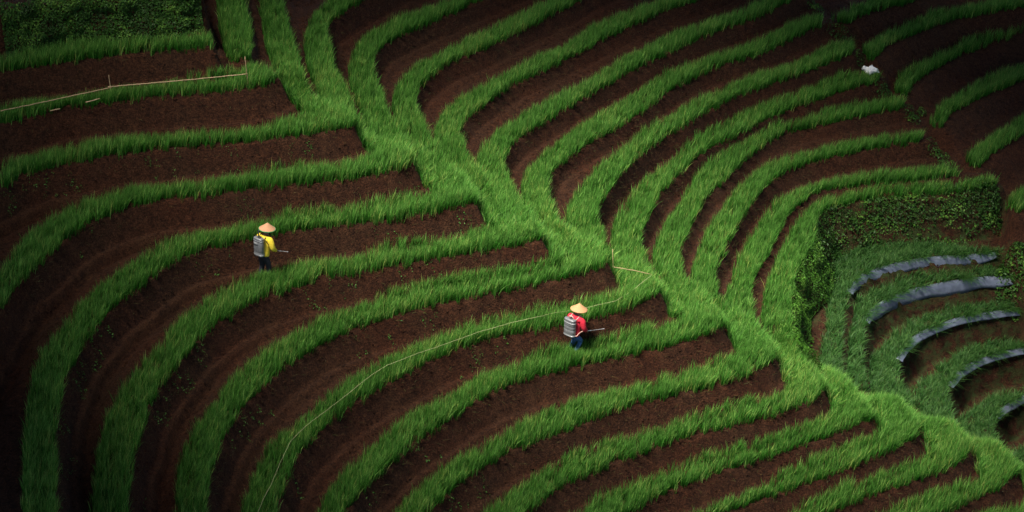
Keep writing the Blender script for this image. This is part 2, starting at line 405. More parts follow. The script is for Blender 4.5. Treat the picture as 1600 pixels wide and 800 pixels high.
BOWL = [
 (1.45, [(1318,615),(1312,570),(1315,520),(1322,480),(1327,455),(1340,437),(1362,426),(1400,414),(1450,405),(1512,401),(1555,397),(1600,390)], [(1285,580),(1280,548),(1292,500),(1299,430),(1312,388),(1400,374),(1500,380),(1560,385)],
  'dark grass strip at the foot of the tall leafy wall'),
 (0.50, [(1356,612),(1350,585),(1347,562),(1347,540),(1350,517),(1355,497),(1375,477),(1407,460),(1450,449),(1500,440),(1545,435),(1585,437),(1620,440)], [(1325,605),(1318,570),(1322,520),(1330,485),(1337,470),(1350,457),(1387,442),(1425,427),(1500,420),(1550,413),(1600,408)],
  'dark grass strip between the two upper grey sheets'),
 (0.80, [(1422,638),(1417,622),(1405,600),(1402,570),(1410,550),(1422,535),(1440,522),(1475,507),(1512,496),(1550,490),(1600,484),(1660,480)], [(1372,618),(1352,600),(1352,570),(1360,553),(1375,540),(1400,512),(1450,487),(1525,472),(1600,464),(1660,460)],
  'dark grass strip above the third grey sheet from the wall'),
 (0.92, [(1502,676),(1495,665),(1487,650),(1481,630),(1480,610),(1489,596),(1500,582),(1525,567),(1562,554),(1600,546),(1660,540)], [(1440,645),(1420,622),(1415,605),(1432,597),(1462,570),(1500,547),(1550,530),(1600,519),(1660,515)],
  'dark grass strip above the fourth grey sheet from the wall'),
 (1.0, [(1582,716),(1570,704),(1555,685),(1552,665),(1560,647),(1580,632),(1600,621),(1660,605)], [(1515,680),(1498,668),(1495,655),(1525,632),(1562,610),(1600,605),(1660,590)],
  'dark grass strip above the lowest short grey sheet'),
 (1.0, [(1660,760),(1640,740),(1640,715),(1660,700)], [(1590,722),(1575,706),(1600,692),(1660,670)],
  'dark grass scrap below the lowest grey sheet at the right edge'),
]
HB = []
_h = HR[13]
for s in BOWL:
    _h -= s[0]; HB.append(_h)
FARR = [   # (height, front left->right, back, label)
 (None, [(1300,27),(1307,32),(1322,35),(1350,26),(1400,10),(1437,0),(1520,-40)], [(1303,22),(1310,14),(1340,5),(1355,0),(1430,-40)], 'topmost short crop strip beyond the sloping earth path'),
 (None, [(1342,80),(1352,88),(1367,89),(1385,75),(1425,57),(1475,37),(1525,25),(1600,12),(1660,5)], [(1344,76),(1352,66),(1380,52),(1425,30),(1475,12),(1525,2),(1600,-14),(1660,-20)], 'second crop strip from the top beyond the sloping earth path'),
 (None, [(1396,136),(1403,146),(1415,147),(1437,125),(1487,95),(1537,75),(1600,57),(1660,45)], [(1398,130),(1405,112),(1420,102),(1462,85),(1512,62),(1562,40),(1600,32),(1660,18)], 'third crop strip from the top beyond the sloping earth path'),
 (None, [(1452,187),(1460,196),(1472,197),(1487,180),(1537,152),(1600,125),(1660,103)], [(1453,180),(1462,168),(1480,155),(1525,127),(1562,107),(1600,97),(1660,78)], 'fourth crop strip from the top beyond the sloping earth path'),
 (None, [(1506,249),(1516,258),(1530,259),(1550,242),(1600,212),(1660,180)], [(1508,242),(1514,232),(1530,222),(1555,207),(1600,177),(1660,145)], 'fifth crop strip from the top beyond the sloping earth path'),
 (None, [(1568,317),(1576,326),(1588,328),(1600,325),(1660,300)], [(1570,309),(1576,300),(1587,292),(1600,286),(1660,262)], 'lowest crop strip beyond the sloping earth path, beside the tall leafy wall'),
 (None, [(1572,395),(1585,385),(1660,365)], None, None),
 (None, [(1585,450),(1605,440),(1660,425)], None, None),
 (None, [(1600,520),(1625,505),(1660,495)], None, None),
]
_py = [40, 87, 129, 170, 222, 279]
_pz = [HR[7], HR[8], HR[9], HR[10], HR[11], HR[12]]
def path_z(y):
    e = (_pz[-1] - _pz[0]) / (_py[-1] - _py[0])
    y = np.asarray(y, float)
    return np.where(y < 40, _pz[0] + (y - 40) * e, np.where(y > 279, _pz[-1] + (y - 279) * 0.0105 * -1.0, np.interp(y, _py, _pz))) - 0.12
HF = [float(path_z(s[1][1][1])) for s in FARR]
RIDGE = [(318,-60),(330,20),(345,70),(400,102),(440,122),(500,160),(585,212),(640,239),(705,274),(755,289),(825,332),(892,370),(955,400),(1022,427),(1085,461),(1135,484),(1192,517),(1270,553),(1310,583),(1350,608),(1420,627),(1440,648),(1500,668),(1570,703),(1640,740),(1720,780)]
EDGE = [(1225,-60),(1268,0),(1303,45),(1347,92),(1385,135),(1425,178),(1455,225),(1503,272),(1548,276),(1563,290),(1568,340),(1572,390),(1592,430),(1625,480),(1670,540)]

# ------------------------------------------------------------------ height field
FX0, FX1, FY0, FY1 = -16.5, 17.5, -17.5, 25.0
STEP = 0.055
def axis(a, b):
    core = np.arange(a, b, STEP)
    out = np.geomspace(0.15, 14, 14).cumsum()
    return np.concatenate([a - out[::-1], core, core[-1] + out])
AX, AY = axis(FX0, FX1), axis(FY0, FY1)
NX, NY = len(AX), len(AY)
GX, GY = np.meshgrid(AX, AY)           # [row=y, col=x]

def fill(poly):
    """inside mask of a polygon on the grid, row by row"""
    m = np.zeros((NY, NX), bool)
    x0, y0 = poly[:, 0], poly[:, 1]
    x1, y1 = np.roll(x0, -1), np.roll(y0, -1)
    for r in range(NY):
        y = AY[r]
        k = (y0 > y) != (y1 > y)
        if not k.any(): continue
        xs = np.sort((x1[k] - x0[k]) * (y - y0[k]) / (y1[k] - y0[k]) + x0[k])
        m[r] = (np.searchsorted(xs, AX) % 2) == 1
    return m

def dist_to(line, reach=1.4):
    d = np.full((NY, NX), 9.0)
    for (ax, ay), (bx, by) in zip(line[:-1], line[1:]):
        L2 = (bx - ax) ** 2 + (by - ay) ** 2
        if L2 < 1e-9: continue
        i0, i1 = np.searchsorted(AX, (min(ax, bx) - reach, max(ax, bx) + reach))
        j0, j1 = np.searchsorted(AY, (min(ay, by) - reach, max(ay, by) + reach))
        if i0 >= i1 or j0 >= j1: continue
        X = GX[j0:j1, i0:i1]; Y = GY[j0:j1, i0:i1]
        t = np.clip(((X - ax) * (bx - ax) + (Y - ay) * (by - ay)) / L2, 0, 1)
        q = np.hypot(X - ax - t * (bx - ax), Y - ay - t * (by - ay))
        np.minimum(d[j0:j1, i0:i1], q, out=d[j0:j1, i0:i1])
    return d

def signed(line, close):
    """signed distance: negative on the uphill side"""
    poly = np.vstack([line, close])
    ins = fill(poly)
    d = dist_to(line)
    return np.where(ins, -d, d)

def extend(line, first=None, last=None):
    if first is not None: line = np.vstack([line[0] + np.array(first), line])
    if last is not None: line = np.vstack([line, line[-1] + np.array(last)])
    return line

def ground_line(px, z, step=10):
    s = spline(px, step)
    return np.stack(gp(s[:, 0], s[:, 1], z), 1)

E_DIR = np.array([-0.30, 1.0]) * 60
wob = vnoise(GX * 1.1, GY * 1.1) * 0.09 + vnoise(GX * 4 + 40, GY * 4) * 0.025
def bank(sd, run, drop, shelf=0.88, ditch=1.1):
    """profile of one bank (fraction of its drop): rounded lip, face, trodden ledge, ditch, bed"""
    s = sd + wob * np.clip(run / 0.35, 0.5, 1.5) * 0.7
    face = shelf * np.clip(s / run, 0, 1) ** 0.9
    z = np.where(s < 0, 0, face)
    z = z + (ditch - shelf) * sstep(run + 0.10, run + 0.28, s) + (1 - ditch) * sstep(run + 0.34, run + 0.6, s)
    return z

LINES_L, SD_L = [], []
trod = np.zeros((NY, NX))
zL = np.full((NY, NX), HL[0] + HEDGE_DROP)
hl = ground_line(HEDGE_L, HL[0] + HEDGE_DROP)
hl = extend(hl, (-12, -1.5), E_DIR)
sdH = signed(hl, [(-200, 200), (-200, hl[0, 1])])
zL -= HEDGE_DROP * bank(sdH, 0.35, HEDGE_DROP, 0.97, 1.0)
HEDGE_LINE = hl[1:-1]
for i, (drop, fr, bk, lab) in enumerate(LEFT):
    ln = ground_line(fr, HL[i])
    LINES_L.append(ln)
    d0 = ln[0] - ln[2]; d0 = d0 / np.linalg.norm(d0)
    ln = extend(ln, d0 * 30, E_DIR)
    sd = signed(ln, [(-200, 200), (-200, ln[0, 1])])
    SD_L.append(sd)
    zL -= drop * bank(sd, 0.28, drop, 0.88, 1.06 + 0.16 * sstep(-5.0, -8.0, GX))
    trod = np.maximum(trod, sstep(0.30, 0.40, sd + wob) * (1 - sstep(0.46, 0.54, sd + wob)) * (0.12 + 0.88 * sstep(-5.0, -8.5, GX)) * np.clip(0.55 + 1.6 * vnoise(GX * 0.8, GY * 0.8) + 1.2 * vnoise(GX * 4, GY * 4), 0, 1))
zR = np.full((NY, NX), HR[0])
LINES_R, SD_R = [], []
allR = [(f, h, 0.22) for (x, f, b, lab), h in zip(RIGHT, HR)] + [(f, h, 0.34) for (d, f, b, lab), h in zip(BOWL, HB)]
mossy = np.zeros((NY, NX))
for i, (fr, h, run) in enumerate(allR):
    ln = ground_line(fr, h)
    LINES_R.append(ln)
    nxt = allR[i + 1][1] if i + 1 < len(allR) else h - 1.0
    d1 = ln[-1] - ln[-3]; d1 = d1 / np.linalg.norm(d1)
    if i >= len(RIGHT): d1 = np.array([1.0, 0.05])
    ln = extend(ln, (0.3 * 40, -40), d1 * 60)
    sd = signed(ln, [(ln[-1, 0], 300), (-200, 300), (-200, -60)])
    SD_R.append(sd)
    if i == 13: run = 0.55
    zR -= (h - nxt) * (bank(sd, run, h - nxt, 0.97, 1.0) if i >= 13 else bank(sd, run, h - nxt, 0.92, 1.06))
    if i >= 13: mossy = np.maximum(mossy, (sd > -0.15) * (1 - sstep(run, run + 0.3, sd)))
    if i < 13: trod = np.maximum(trod, 0.35 * sstep(0.2, 0.3, sd) * (1 - sstep(0.4, 0.5, sd)))
zF = np.full((NY, NX), HF[0] + 0.45)
hp = HF[0] + 0.45
for i, ((_, fr, bk, lab), h) in enumerate(zip(FARR, HF)):
    ln = ground_line(fr, h)
    d1 = ln[-1] - ln[-3]; d1 = d1 / np.linalg.norm(d1)
    ln = extend(ln, (-6, -6), d1 * 40)
    sd = signed(ln, [(ln[-1, 0], 300), (-200, 300), (-200, ln[0, 1])])
    nxt = HF[i + 1] if i + 1 < len(HF) else h - 0.6
    if i == 0: zF[:] = h
    zF -= (h - nxt) * sstep(-0.05, 0.8, sd + wob)

def polyline_mask(px, zf, lo_close):
    s = spline(px, 10)
    g = np.stack(gp(s[:, 0], s[:, 1], zf(s)), 1)
    return g
rl = polyline_mask(RIDGE, lambda s: ridge_z(s[:, 0]), None)
RIDGE_LINE = rl
rle = extend(rl, (-3, 40), (40, -14))
sdM = signed(rle, [(rle[-1, 0], -300), (-300, -300), (-300, 300)])      # negative = left field and ridge
el = polyline_mask(EDGE, lambda s: path_z(s[:, 1]), None)
EDGE_LINE = el
ele = extend(el, (-6, 40), (20, -20))
sdE = signed(ele, [(ele[-1, 0], -300), (-300, -300), (-300, 300)])      # negative = left of the earth path
wE = sstep(0.0, 0.35, sdE + wob)
zRF = zR * (1 - wE) + zF * wE
# the earth path itself runs a little lower than the terraces it cuts
zRF -= 0.10 * np.exp(-((sdE - 0.45) / 0.35) ** 2)
wM = sstep(-0.20, 0.75, sdM + wob * 0.6)
Z = zL * (1 - wM) + zRF * wM
Z += vnoise(GX * 0.5, GY * 0.5) * 0.06 + vnoise(GX * 2.1, GY * 2.1) * 0.035
Zs = Z.copy()                          # without the clods: for planting
clod = vnoise(GX * 7, GY * 7) * 0.03 + vnoise(GX * 13 + 9, GY * 13) * 0.022
gy_, gx_ = np.gradient(Zs, AY, AX)
slope = np.hypot(gx_, gy_)
Z += clod * np.clip(0.6 + slope, 0.6, 1.5)

def zat(x, y, A=None):
    A = Zs if A is None else A
    i = np.clip(np.searchsorted(AX, x) - 1, 0, NX - 2); j = np.clip(np.searchsorted(AY, y) - 1, 0, NY - 2)
    fx = (x - AX[i]) / (AX[i + 1] - AX[i]); fy = (y - AY[j]) / (AY[j + 1] - AY[j])
    return (A[j, i] * (1 - fx) + A[j, i + 1] * fx) * (1 - fy) + (A[j + 1, i] * (1 - fx) + A[j + 1, i + 1] * fx) * fy

idx = np.arange(NX * NY).reshape(NY, NX)
quads = np.stack([idx[:-1, :-1], idx[:-1, 1:], idx[1:, 1:], idx[1:, :-1]], -1).reshape(-1, 4)
terr = mesh_np('terraced_ground', np.stack([GX, GY, Z], -1).reshape(-1, 3), quads, 4, [M_SOIL], True,
               {'trodden': (trod * (wM < 0.5) + trod * 0.5 * (wM >= 0.5)).ravel(), 'mossy': (mossy * wM * (1 - wE)).ravel()})
link('terraced_ground', terr, label='bare brown earth of the stepped hillside terraces', kind='structure')

# ------------------------------------------------------------------ blades
def blades(name, x, y, z, length, width, lean, wind, mat, hue_lo=0.0, hue_hi=1.0, az=None, droop=1.0, tuft=0.0, **kw):
    """one mesh of tapered, bending leaf blades rooted at x, y, z"""
    n = len(x)
    az = RNG.uniform(0, 2 * np.pi, n) if az is None else az
    L = length * RNG.uniform(0.72, 1.18, n)
    W = width * RNG.uniform(0.75, 1.25, n)
    ln_ = np.abs(RNG.normal(lean, lean * 0.55, n))
    dx = np.cos(az) * ln_ + wind[0]; dy = np.sin(az) * ln_ + wind[1]
    hd = np.hypot(dx, dy) + 1e-6
    tw = az + RNG.uniform(-0.9, 0.9, n)
    px, py = -np.sin(tw), np.cos(tw)
    T = np.array([0.0, 0.5, 1.0])
    wid = np.array([0.8, 1.0, 0.0])
    co = np.zeros((n, 5, 3), np.float32)
    al = np.zeros((n, 5), np.float32)
    k = 0
    for t, w in zip(T, wid):
        bend = t * 0.45 + t * t * 0.75 * droop
        cx = x + dx * L * bend; cy = y + dy * L * bend
        cz = z + L * t / np.sqrt(1 + (hd * bend / max(t, 0.2)) ** 2)
        if w > 0:
            for sgn in (-1, 1):
                co[:, k, 0] = cx + sgn * px * W * w * 0.5; co[:, k, 1] = cy + sgn * py * W * w * 0.5; co[:, k, 2] = cz
                al[:, k] = t; k += 1
        else:
            co[:, k, 0] = cx; co[:, k, 1] = cy; co[:, k, 2] = cz; al[:, k] = t
    tri = np.array([[0, 1, 3], [0, 3, 2], [2, 3, 4]])
    f = (np.arange(n)[:, None, None] * 5 + tri[None]).reshape(-1, 3)
    patch = 0.55 * vnoise(x * 0.8 + 17, y * 0.8) + 0.45 * vnoise(x * 3.7, y * 3.7 + 5)
    hue = np.repeat(np.clip(RNG.uniform(hue_lo, hue_hi, n) + patch * 0.4 + 0.09 * tuft, 0, 1), 5)
    me = mesh_np(name, co.reshape(-1, 3), f, 3, [mat], True, {'hue': hue, 'along': al.ravel()})
    return link(name, me, **kw)

def scatter(poly, per_m2):
    lo, hi = poly.min(0), poly.max(0)
    lo = np.maximum(lo, (FX0, FY0)); hi = np.minimum(hi, (FX1, FY1))
    if (hi <= lo).any(): return np.zeros(0), np.zeros(0)
    n = int((hi - lo).prod() * per_m2)
    x = RNG.uniform(lo[0], hi[0], n); y = RNG.uniform(lo[1], hi[1], n)
    k = inpoly(x, y, poly)
    return x[k], y[k]

def tufts(x, y, nb, spread):
    n = len(x)
    global TUFT
    TUFT = np.repeat(RNG.normal(0, 1, n), nb)
    a = RNG.uniform(0, 2 * np.pi, (n, nb)); r = spread * np.sqrt(RNG.random((n, nb)))
    return (x[:, None] + np.cos(a) * r).ravel(), (y[:, None] + np.sin(a) * r).ravel(), (a + RNG.normal(0, 0.5, (n, nb))).ravel()

GH = 0.36
def strip(fr, bk, h, label, group, tall=GH, dens=170, nb=11, mat=None, hue=(0, 1), ok=None, extra=None, cat='crop strip', name='crop_strip', lean=0.185, width=0.0105):
    f = spline(fr, 10); b = spline(bk, 10)
    gf = np.stack(gp(f[:, 0], f[:, 1], h), 1); gb = np.stack(gp(b[:, 0], b[:, 1], h + tall * 0.78), 1)
    poly = np.vstack([gf, gb[::-1]])
    x, y = scatter(poly, dens)
    if extra is not None:
        x = np.concatenate([x, extra[0] + RNG.normal(0, 0.16, 60)]); y = np.concatenate([y, extra[1] + RNG.normal(0, 0.05, 60)])
    x, y, az = tufts(x, y, nb, 0.042)
    s = zat(x, y, slope)
    k = (s < 2.3) & (zat(x, y) < h + 0.17)
    if ok is not None: k &= ok(x, y)
    x, y, az = x[k], y[k], az[k]
    tu = TUFT[k]
    tl = tall * (1 + 0.06 * tu + 0.28 * vnoise(x * 0.9, y * 0.9) + 0.22 * vnoise(x * 3.1, y * 3.1))
    # low frequency shade of its own: some patches of the crop are yellower
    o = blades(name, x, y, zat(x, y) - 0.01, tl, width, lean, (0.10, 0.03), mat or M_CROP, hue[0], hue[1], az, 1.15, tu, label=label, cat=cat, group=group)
    return o

fM = lambda x, y: zat(x, y, wM)
fE = lambda x, y: zat(x, y, wE)
for i, (drop, fr, bk, lab) in enumerate(LEFT):
    ft = {5: (414, 439), 8: (895, 558)}.get(i)          # the crop also grows close in front of the two farmers
    ex = None if ft is None else (float(gp(ft[0], ft[1], HL[i])[0]), float(gp(ft[0], ft[1], HL[i])[1]) - 0.22)
    strip(fr, bk, HL[i], lab, G_L, ok=lambda x, y: fM(x, y) < 0.6, extra=ex)
for (xr, fr, bk, lab), h in zip(RIGHT, HR):
    strip(fr, bk, h, lab, G_R, tall=0.34, ok=lambda x, y: (fM(x, y) > 0.4) & (fE(x, y) < 0.5))
for (_, fr, bk, lab), h in zip(FARR, HF):
    if bk is not None:
        strip(fr, bk, h, lab, G_F, tall=0.36, ok=lambda x, y: fE(x, y) > 0.5)
for (d, fr, bk, lab), h in zip(BOWL, HB):
    strip(fr, bk, h, lab, G_B, tall=0.25, dens=150, mat=M_BOWL, cat='grass strip', name='grass_strip', lean=0.45, width=0.012, ok=lambda x, y: (fM(x, y) > 0.4) & (fE(x, y) < 0.5))

# grass along the crest of the ridge, and in the hollows beside the ends of the banks
RPX = spline(RIDGE, 10)
pocket = []
for i in range(1, len(LEFT) - 1):
    c0, c1 = LEFT[i][1][-1], LEFT[i + 1][1][-1]
    mid = RPX[(RPX[:, 0] > c0[0] - 6) & (RPX[:, 0] < c1[0] + 4)]
    dx, dy = c1[0] - c0[0], c1[1] - c0[1]
    px = np.array([(c0[0] + 2, c0[1] - 3), (c0[0] + 11, c0[1] + 38), (c0[0] + 0.5 * dx, c0[1] + 40 + 0.25 * dy), (c1[0] - 4, c1[1] - 4)] + [tuple(q) for q in mid[::-1]], float)
    pocket.append(np.stack(gp(px[:, 0], px[:, 1], HL[i + 1] + 0.05), 1))
seg = np.diff(RIDGE_LINE, axis=0)
cum = np.concatenate([[0], np.cumsum(np.hypot(seg[:, 0], seg[:, 1]))])
n = int(cum[-1] * 0.9 * 175)
t = RNG.uniform(0, cum[-1], n)
bx = np.interp(t, cum, RIDGE_LINE[:, 0]) + RNG.uniform(-0.35, 0.25, n) * np.where(np.interp(t, cum, RIDGE_LINE[:, 0]) > 7.5, 1.5, 0.45)
by = np.interp(t, cum, RIDGE_LINE[:, 1]) + RNG.uniform(-0.3, 0.3, n)
pxx = np.interp(t, cum, spline(RIDGE, 10)[:, 0])
k = (pxx > 440) & (zat(bx, by, slope) < 1.6) & (RNG.random(n) < np.where(pxx < 1230, 0.32, 1.0))
bx, by = bx[k], by[k]
for pg in pocket:
    qx, qy = scatter(pg, 170)
    k = zat(qx, qy, slope) < 4.0
    bx = np.concatenate([bx, qx[k]]); by = np.concatenate([by, qy[k]])
bx, by, az = tufts(bx, by, 11, 0.042)
blades('ridge_grass', bx, by, zat(bx, by) - 0.01, 0.34 * (1 + 0.06 * TUFT), 0.0108, 0.28, (0.10, 0.0), M_CROP, 0.2, 1.0, az, 1.25, TUFT,  # paler hue range: highlights on the lodged blades put into their colour
       label='thick green grass along the crest of the diagonal ridge', kind='stuff')

# ------------------------------------------------------------------ where a line of sight meets the ground
def hit(px, py):
    zz = np.linspace(8, -12, 4001)
    X, Y = gp(np.full(4001, px), np.full(4001, py), zz)
    g = zat(X, Y)
    k = np.argmax(zz <= g)
    return np.array([X[k], Y[k], g[k]])

def at_height(px, py, base, h=0.0):
    """point seen at px, py, on the level `h` above `base`"""
    X, Y = gp(px, py, base + h)
    return np.array([float(X), float(Y), base + h])

# ------------------------------------------------------------------ creeper leaves on banks, weeds, roots, clods
def leaves(name, P, N, size, mat, **kw):
    n = len(P)
    N = N + RNG.normal(0, 0.55, (n, 3)); N /= np.linalg.norm(N, axis=1)[:, None]
    U = np.cross(N, RNG.normal(0, 1, (n, 3))); U /= np.linalg.norm(U, axis=1)[:, None]
    V = np.cross(N, U)
    S = (size * (0.5 + 1.0 * RNG.random(n) ** 2.2))[:, None]
    co = np.stack([P - U * S * 0.5, P + V * S * 0.34 + N * S * 0.14, P + U * S * 0.55 - N * S * 0.08, P - V * S * 0.34 + N * S * 0.14], 1)
    f = (np.arange(n)[:, None, None] * 4 + np.array([[0, 2, 1], [0, 3, 2]])[None]).reshape(-1, 3)
    pt = vnoise((P[:, 0] + P[:, 1]) * 1.7, P[:, 2] * 2.3 + 4) + 0.6 * vnoise(P[:, 0] * 5 + 3, P[:, 2] * 5)
    hue = np.repeat(np.clip(RNG.random(n) * 0.75 + 0.1 + pt * 0.9, 0, 1), 4)
    al = np.tile([0.2, 0.5, 0.9, 0.5], n)
    return link(name, mesh_np(name, co.reshape(-1, 3), f, 3, [mat], False, {'hue': hue, 'along': al}), **kw)

def wall_leaves(line, h, drop, run, per_m2, vlo=-0.12, vhi=1.0, lump=0.28, thin=None):
    seg = np.diff(line, axis=0); sl = np.hypot(seg[:, 0], seg[:, 1])
    cum = np.concatenate([[0], np.cumsum(sl)])
    n = int(cum[-1] * math.hypot(drop, run) * per_m2)
    t = RNG.uniform(0, cum[-1], n); v = RNG.uniform(vlo, vhi, n)
    i = np.clip(np.searchsorted(cum, t) - 1, 0, len(sl) - 1)
    tx, ty = seg[i, 0] / sl[i], seg[i, 1] / sl[i]
    nx, ny = ty, -tx
    x0 = np.interp(t, cum, line[:, 0]); y0 = np.interp(t, cum, line[:, 1])
    z = h - drop * np.clip(v, 0, 1)
    lp = lump * np.clip(vnoise(t * 1.6, z * 1.9) + vnoise(t * 4.1, z * 4.4 + 7) * 0.6 + 0.35, -0.15, 1)
    lp = lp * RNG.uniform(0.35, 1.0, n) + 0.03
    v = np.where(v < 0, v * (1 + 1.2 * np.clip(vnoise(t * 2.3, t * 0 + 2) * 2, -0.5, 1)), v)
    top = np.clip(-v / 0.12, 0, 2.2)
    off = run * np.clip(v, 0, 1) + lp * np.clip(1 - top, 0, 1) - np.minimum(top, 1) * RNG.uniform(0, 0.35, n)
    z = z + top * lp * 1.0 + RNG.uniform(0, 0.05, n)
    k = np.ones(n, bool) if thin is None else thin(t / cum[-1], v)
    P = np.stack([x0 + nx * off, y0 + ny * off, z], 1)[k]
    N = np.stack([nx * 0.9, ny * 0.9, np.full(n, 0.65)], 1)[k]
    return P, N

P, N = wall_leaves(HEDGE_LINE, HL[0] + HEDGE_DROP, HEDGE_DROP, 0.36, 2000, lump=0.42)
leaves('creeper', P, N, 0.065, M_IVY, label='dense dark leafy creeper covering the earth bank in the top left corner', kind='stuff')
wl = LINES_R[13]
P, N = wall_leaves(wl, HR[13], 1.45, 0.55, 620, lump=0.24,
                   thin=lambda t, v: (t > 0.40) & (RNG.random(len(t)) < np.clip(0.95 - 0.5 * v * (t > 0.42) + 1.5 * vnoise(t * 26, v * 3) + 0.8 * vnoise(t * 70, v * 8) + 0.1, 0.06, 1)))
leaves('creeper', P, N, 0.075, M_IVY, label='creeper and moss hanging over the tall earth wall above the grey sheets', kind='stuff')

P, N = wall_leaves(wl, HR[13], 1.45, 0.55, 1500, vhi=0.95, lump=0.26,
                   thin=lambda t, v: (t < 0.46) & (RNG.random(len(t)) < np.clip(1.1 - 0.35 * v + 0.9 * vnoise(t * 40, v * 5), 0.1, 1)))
leaves('moss', P, N, 0.055, M_MOSS_LIT, label='mossy creeper on the curved left flank of the tall earth wall, light put into its colour', kind='stuff')

def clump(c, r, hgt, n):
    a = RNG.uniform(0, 2 * np.pi, n); q = np.sqrt(RNG.random(n)) * r; w = RNG.uniform(0.6, 1, n)
    x, y = c[0] + np.cos(a) * q, c[1] + np.sin(a) * q
    top = hgt * np.sqrt(np.clip(1 - (q / r) ** 2, 0, 1)) * (0.8 + 0.7 * vnoise(x * 4, y * 4))
    z = zat(x, y) + top * w + 0.02
    N = np.stack([np.cos(a) * q / r, np.sin(a) * q / r - 0.3, np.full(n, 0.8)], 1)
    return np.stack([x, y, z], 1), N
for px, py, r, hg, n, lab in [(1590, 412, 0.62, 0.42, 1300, 'dark leafy bush at the right end of the grey sheets'),
                              (1540, 305, 0.42, 0.35, 700, 'dark leafy bush on the right corner of the tall leafy wall')]:
    P, N = clump(hit(px, py), r, hg, n)
    leaves('bush', P, N, 0.085, M_IVY, label=lab, cat='bush')
Ps, Ns = [], []
for px, py, r in [(1304, 52, 0.3), (1318, 62, 0.3), (1268, 8, 0.3), (1278, 16, 0.22), (1345, 98, 0.2), (1378, 138, 0.25), (1384, 150, 0.2), (1420, 176, 0.25), (1428, 190, 0.2), (1462, 232, 0.3), (1470, 246, 0.3), (1478, 258, 0.3), (1440, 180, 0.15)]:
    P, N = clump(hit(px, py), r, 0.22, 110); Ps.append(P); Ns.append(N)
leaves('weeds', np.vstack(Ps), np.vstack(Ns), 0.06, M_IVY, label='low dark weeds growing down the edge of the sloping earth path', kind='stuff')

def near_banks(sds, lo, hi, n, xr=(-15, 15), yr=(-15, 20)):
    x = RNG.uniform(*xr, n); y = RNG.uniform(*yr, n)
    near = np.full(n, 9.0)
    for sd in sds:
        s = zat(x, y, sd); near = np.where(np.abs(s) < np.abs(near), s, near)
    k = (near > lo) & (near < hi)
    return x[k], y[k]
# small weeds dotted over the banks
x, y = near_banks(SD_L[2:10], 0.02, 0.34, 60000, (-14, 0), (-15, 8))
k = (vnoise(x * 0.9 + 5, y * 0.9) > 0.10) & (zat(x, y, wM) < 0.3) & (RNG.random(len(x)) < 0.12)
x, y = x[k], y[k]
nl = 7
xs = np.repeat(x, nl) + RNG.normal(0, 0.035, len(x) * nl); ys = np.repeat(y, nl) + RNG.normal(0, 0.035, len(x) * nl)
P = np.stack([xs, ys, zat(xs, ys) + RNG.uniform(0.02, 0.08, len(xs))], 1)
leaves('weeds', P, np.tile([0.0, -0.5, 0.8], (len(xs), 1)), 0.038, M_WEED, label='small bright green weeds sprouting from the bare banks of the left terraces', kind='stuff')
# roots and stray blades hanging over the lips
x, y = near_banks(SD_L, -0.04, 0.16, 150000)
k = (zat(x, y, wM) < 0.4) & (RNG.random(len(x)) < 0.5); x, y = x[k], y[k]
x2, y2 = near_banks(SD_R[2:14], -0.04, 0.2, 150000)
k = (zat(x2, y2, wM) > 0.5) & (zat(x2, y2, wE) < 0.5) & (RNG.random(len(x2)) < 0.55); x2, y2 = x2[k], y2[k]
x = np.concatenate([x, x2]); y = np.concatenate([y, y2])
az = np.arctan2(-zat(x, y, gy_), -zat(x, y, gx_)) + RNG.normal(0, 0.6, len(x))
blades('dry_roots', x, y, zat(x, y) - 0.01, 0.09, 0.006, 0.8, (0, 0), M_ROOT, 0, 1, az, 1.6, label='thin pale roots and stray blades at the top edges of the banks', kind='stuff')
# clods of earth
n = 55000
x = RNG.uniform(-14.5, 14.5, n); y = RNG.uniform(-15, 21, n)
r = 0.012 + 0.030 * RNG.random(n) ** 3
octa = np.array([[1, 0, 0], [-1, 0, 0], [0, 1, 0], [0, -1, 0], [0, 0, 1], [0, 0, -1]], float)
co = octa[None] * r[:, None, None] * RNG.uniform(0.6, 1.3, (n, 6, 1))
co[:, :, 0] += x[:, None]; co[:, :, 1] += y[:, None]; co[:, :, 2] += (zat(x, y, Z) + r * 0.3)[:, None]
f8 = np.array([[0, 2, 4], [2, 1, 4], [1, 3, 4], [3, 0, 4], [2, 0, 5], [1, 2, 5], [3, 1, 5], [0, 3, 5]])
link('earth_clods', mesh_np('earth_clods', co.reshape(-1, 3), (np.arange(n)[:, None, None] * 6 + f8[None]).reshape(-1, 3), 3, [M_SOIL], False), label='loose crumbs of dark earth on the bare soil', kind='stuff')

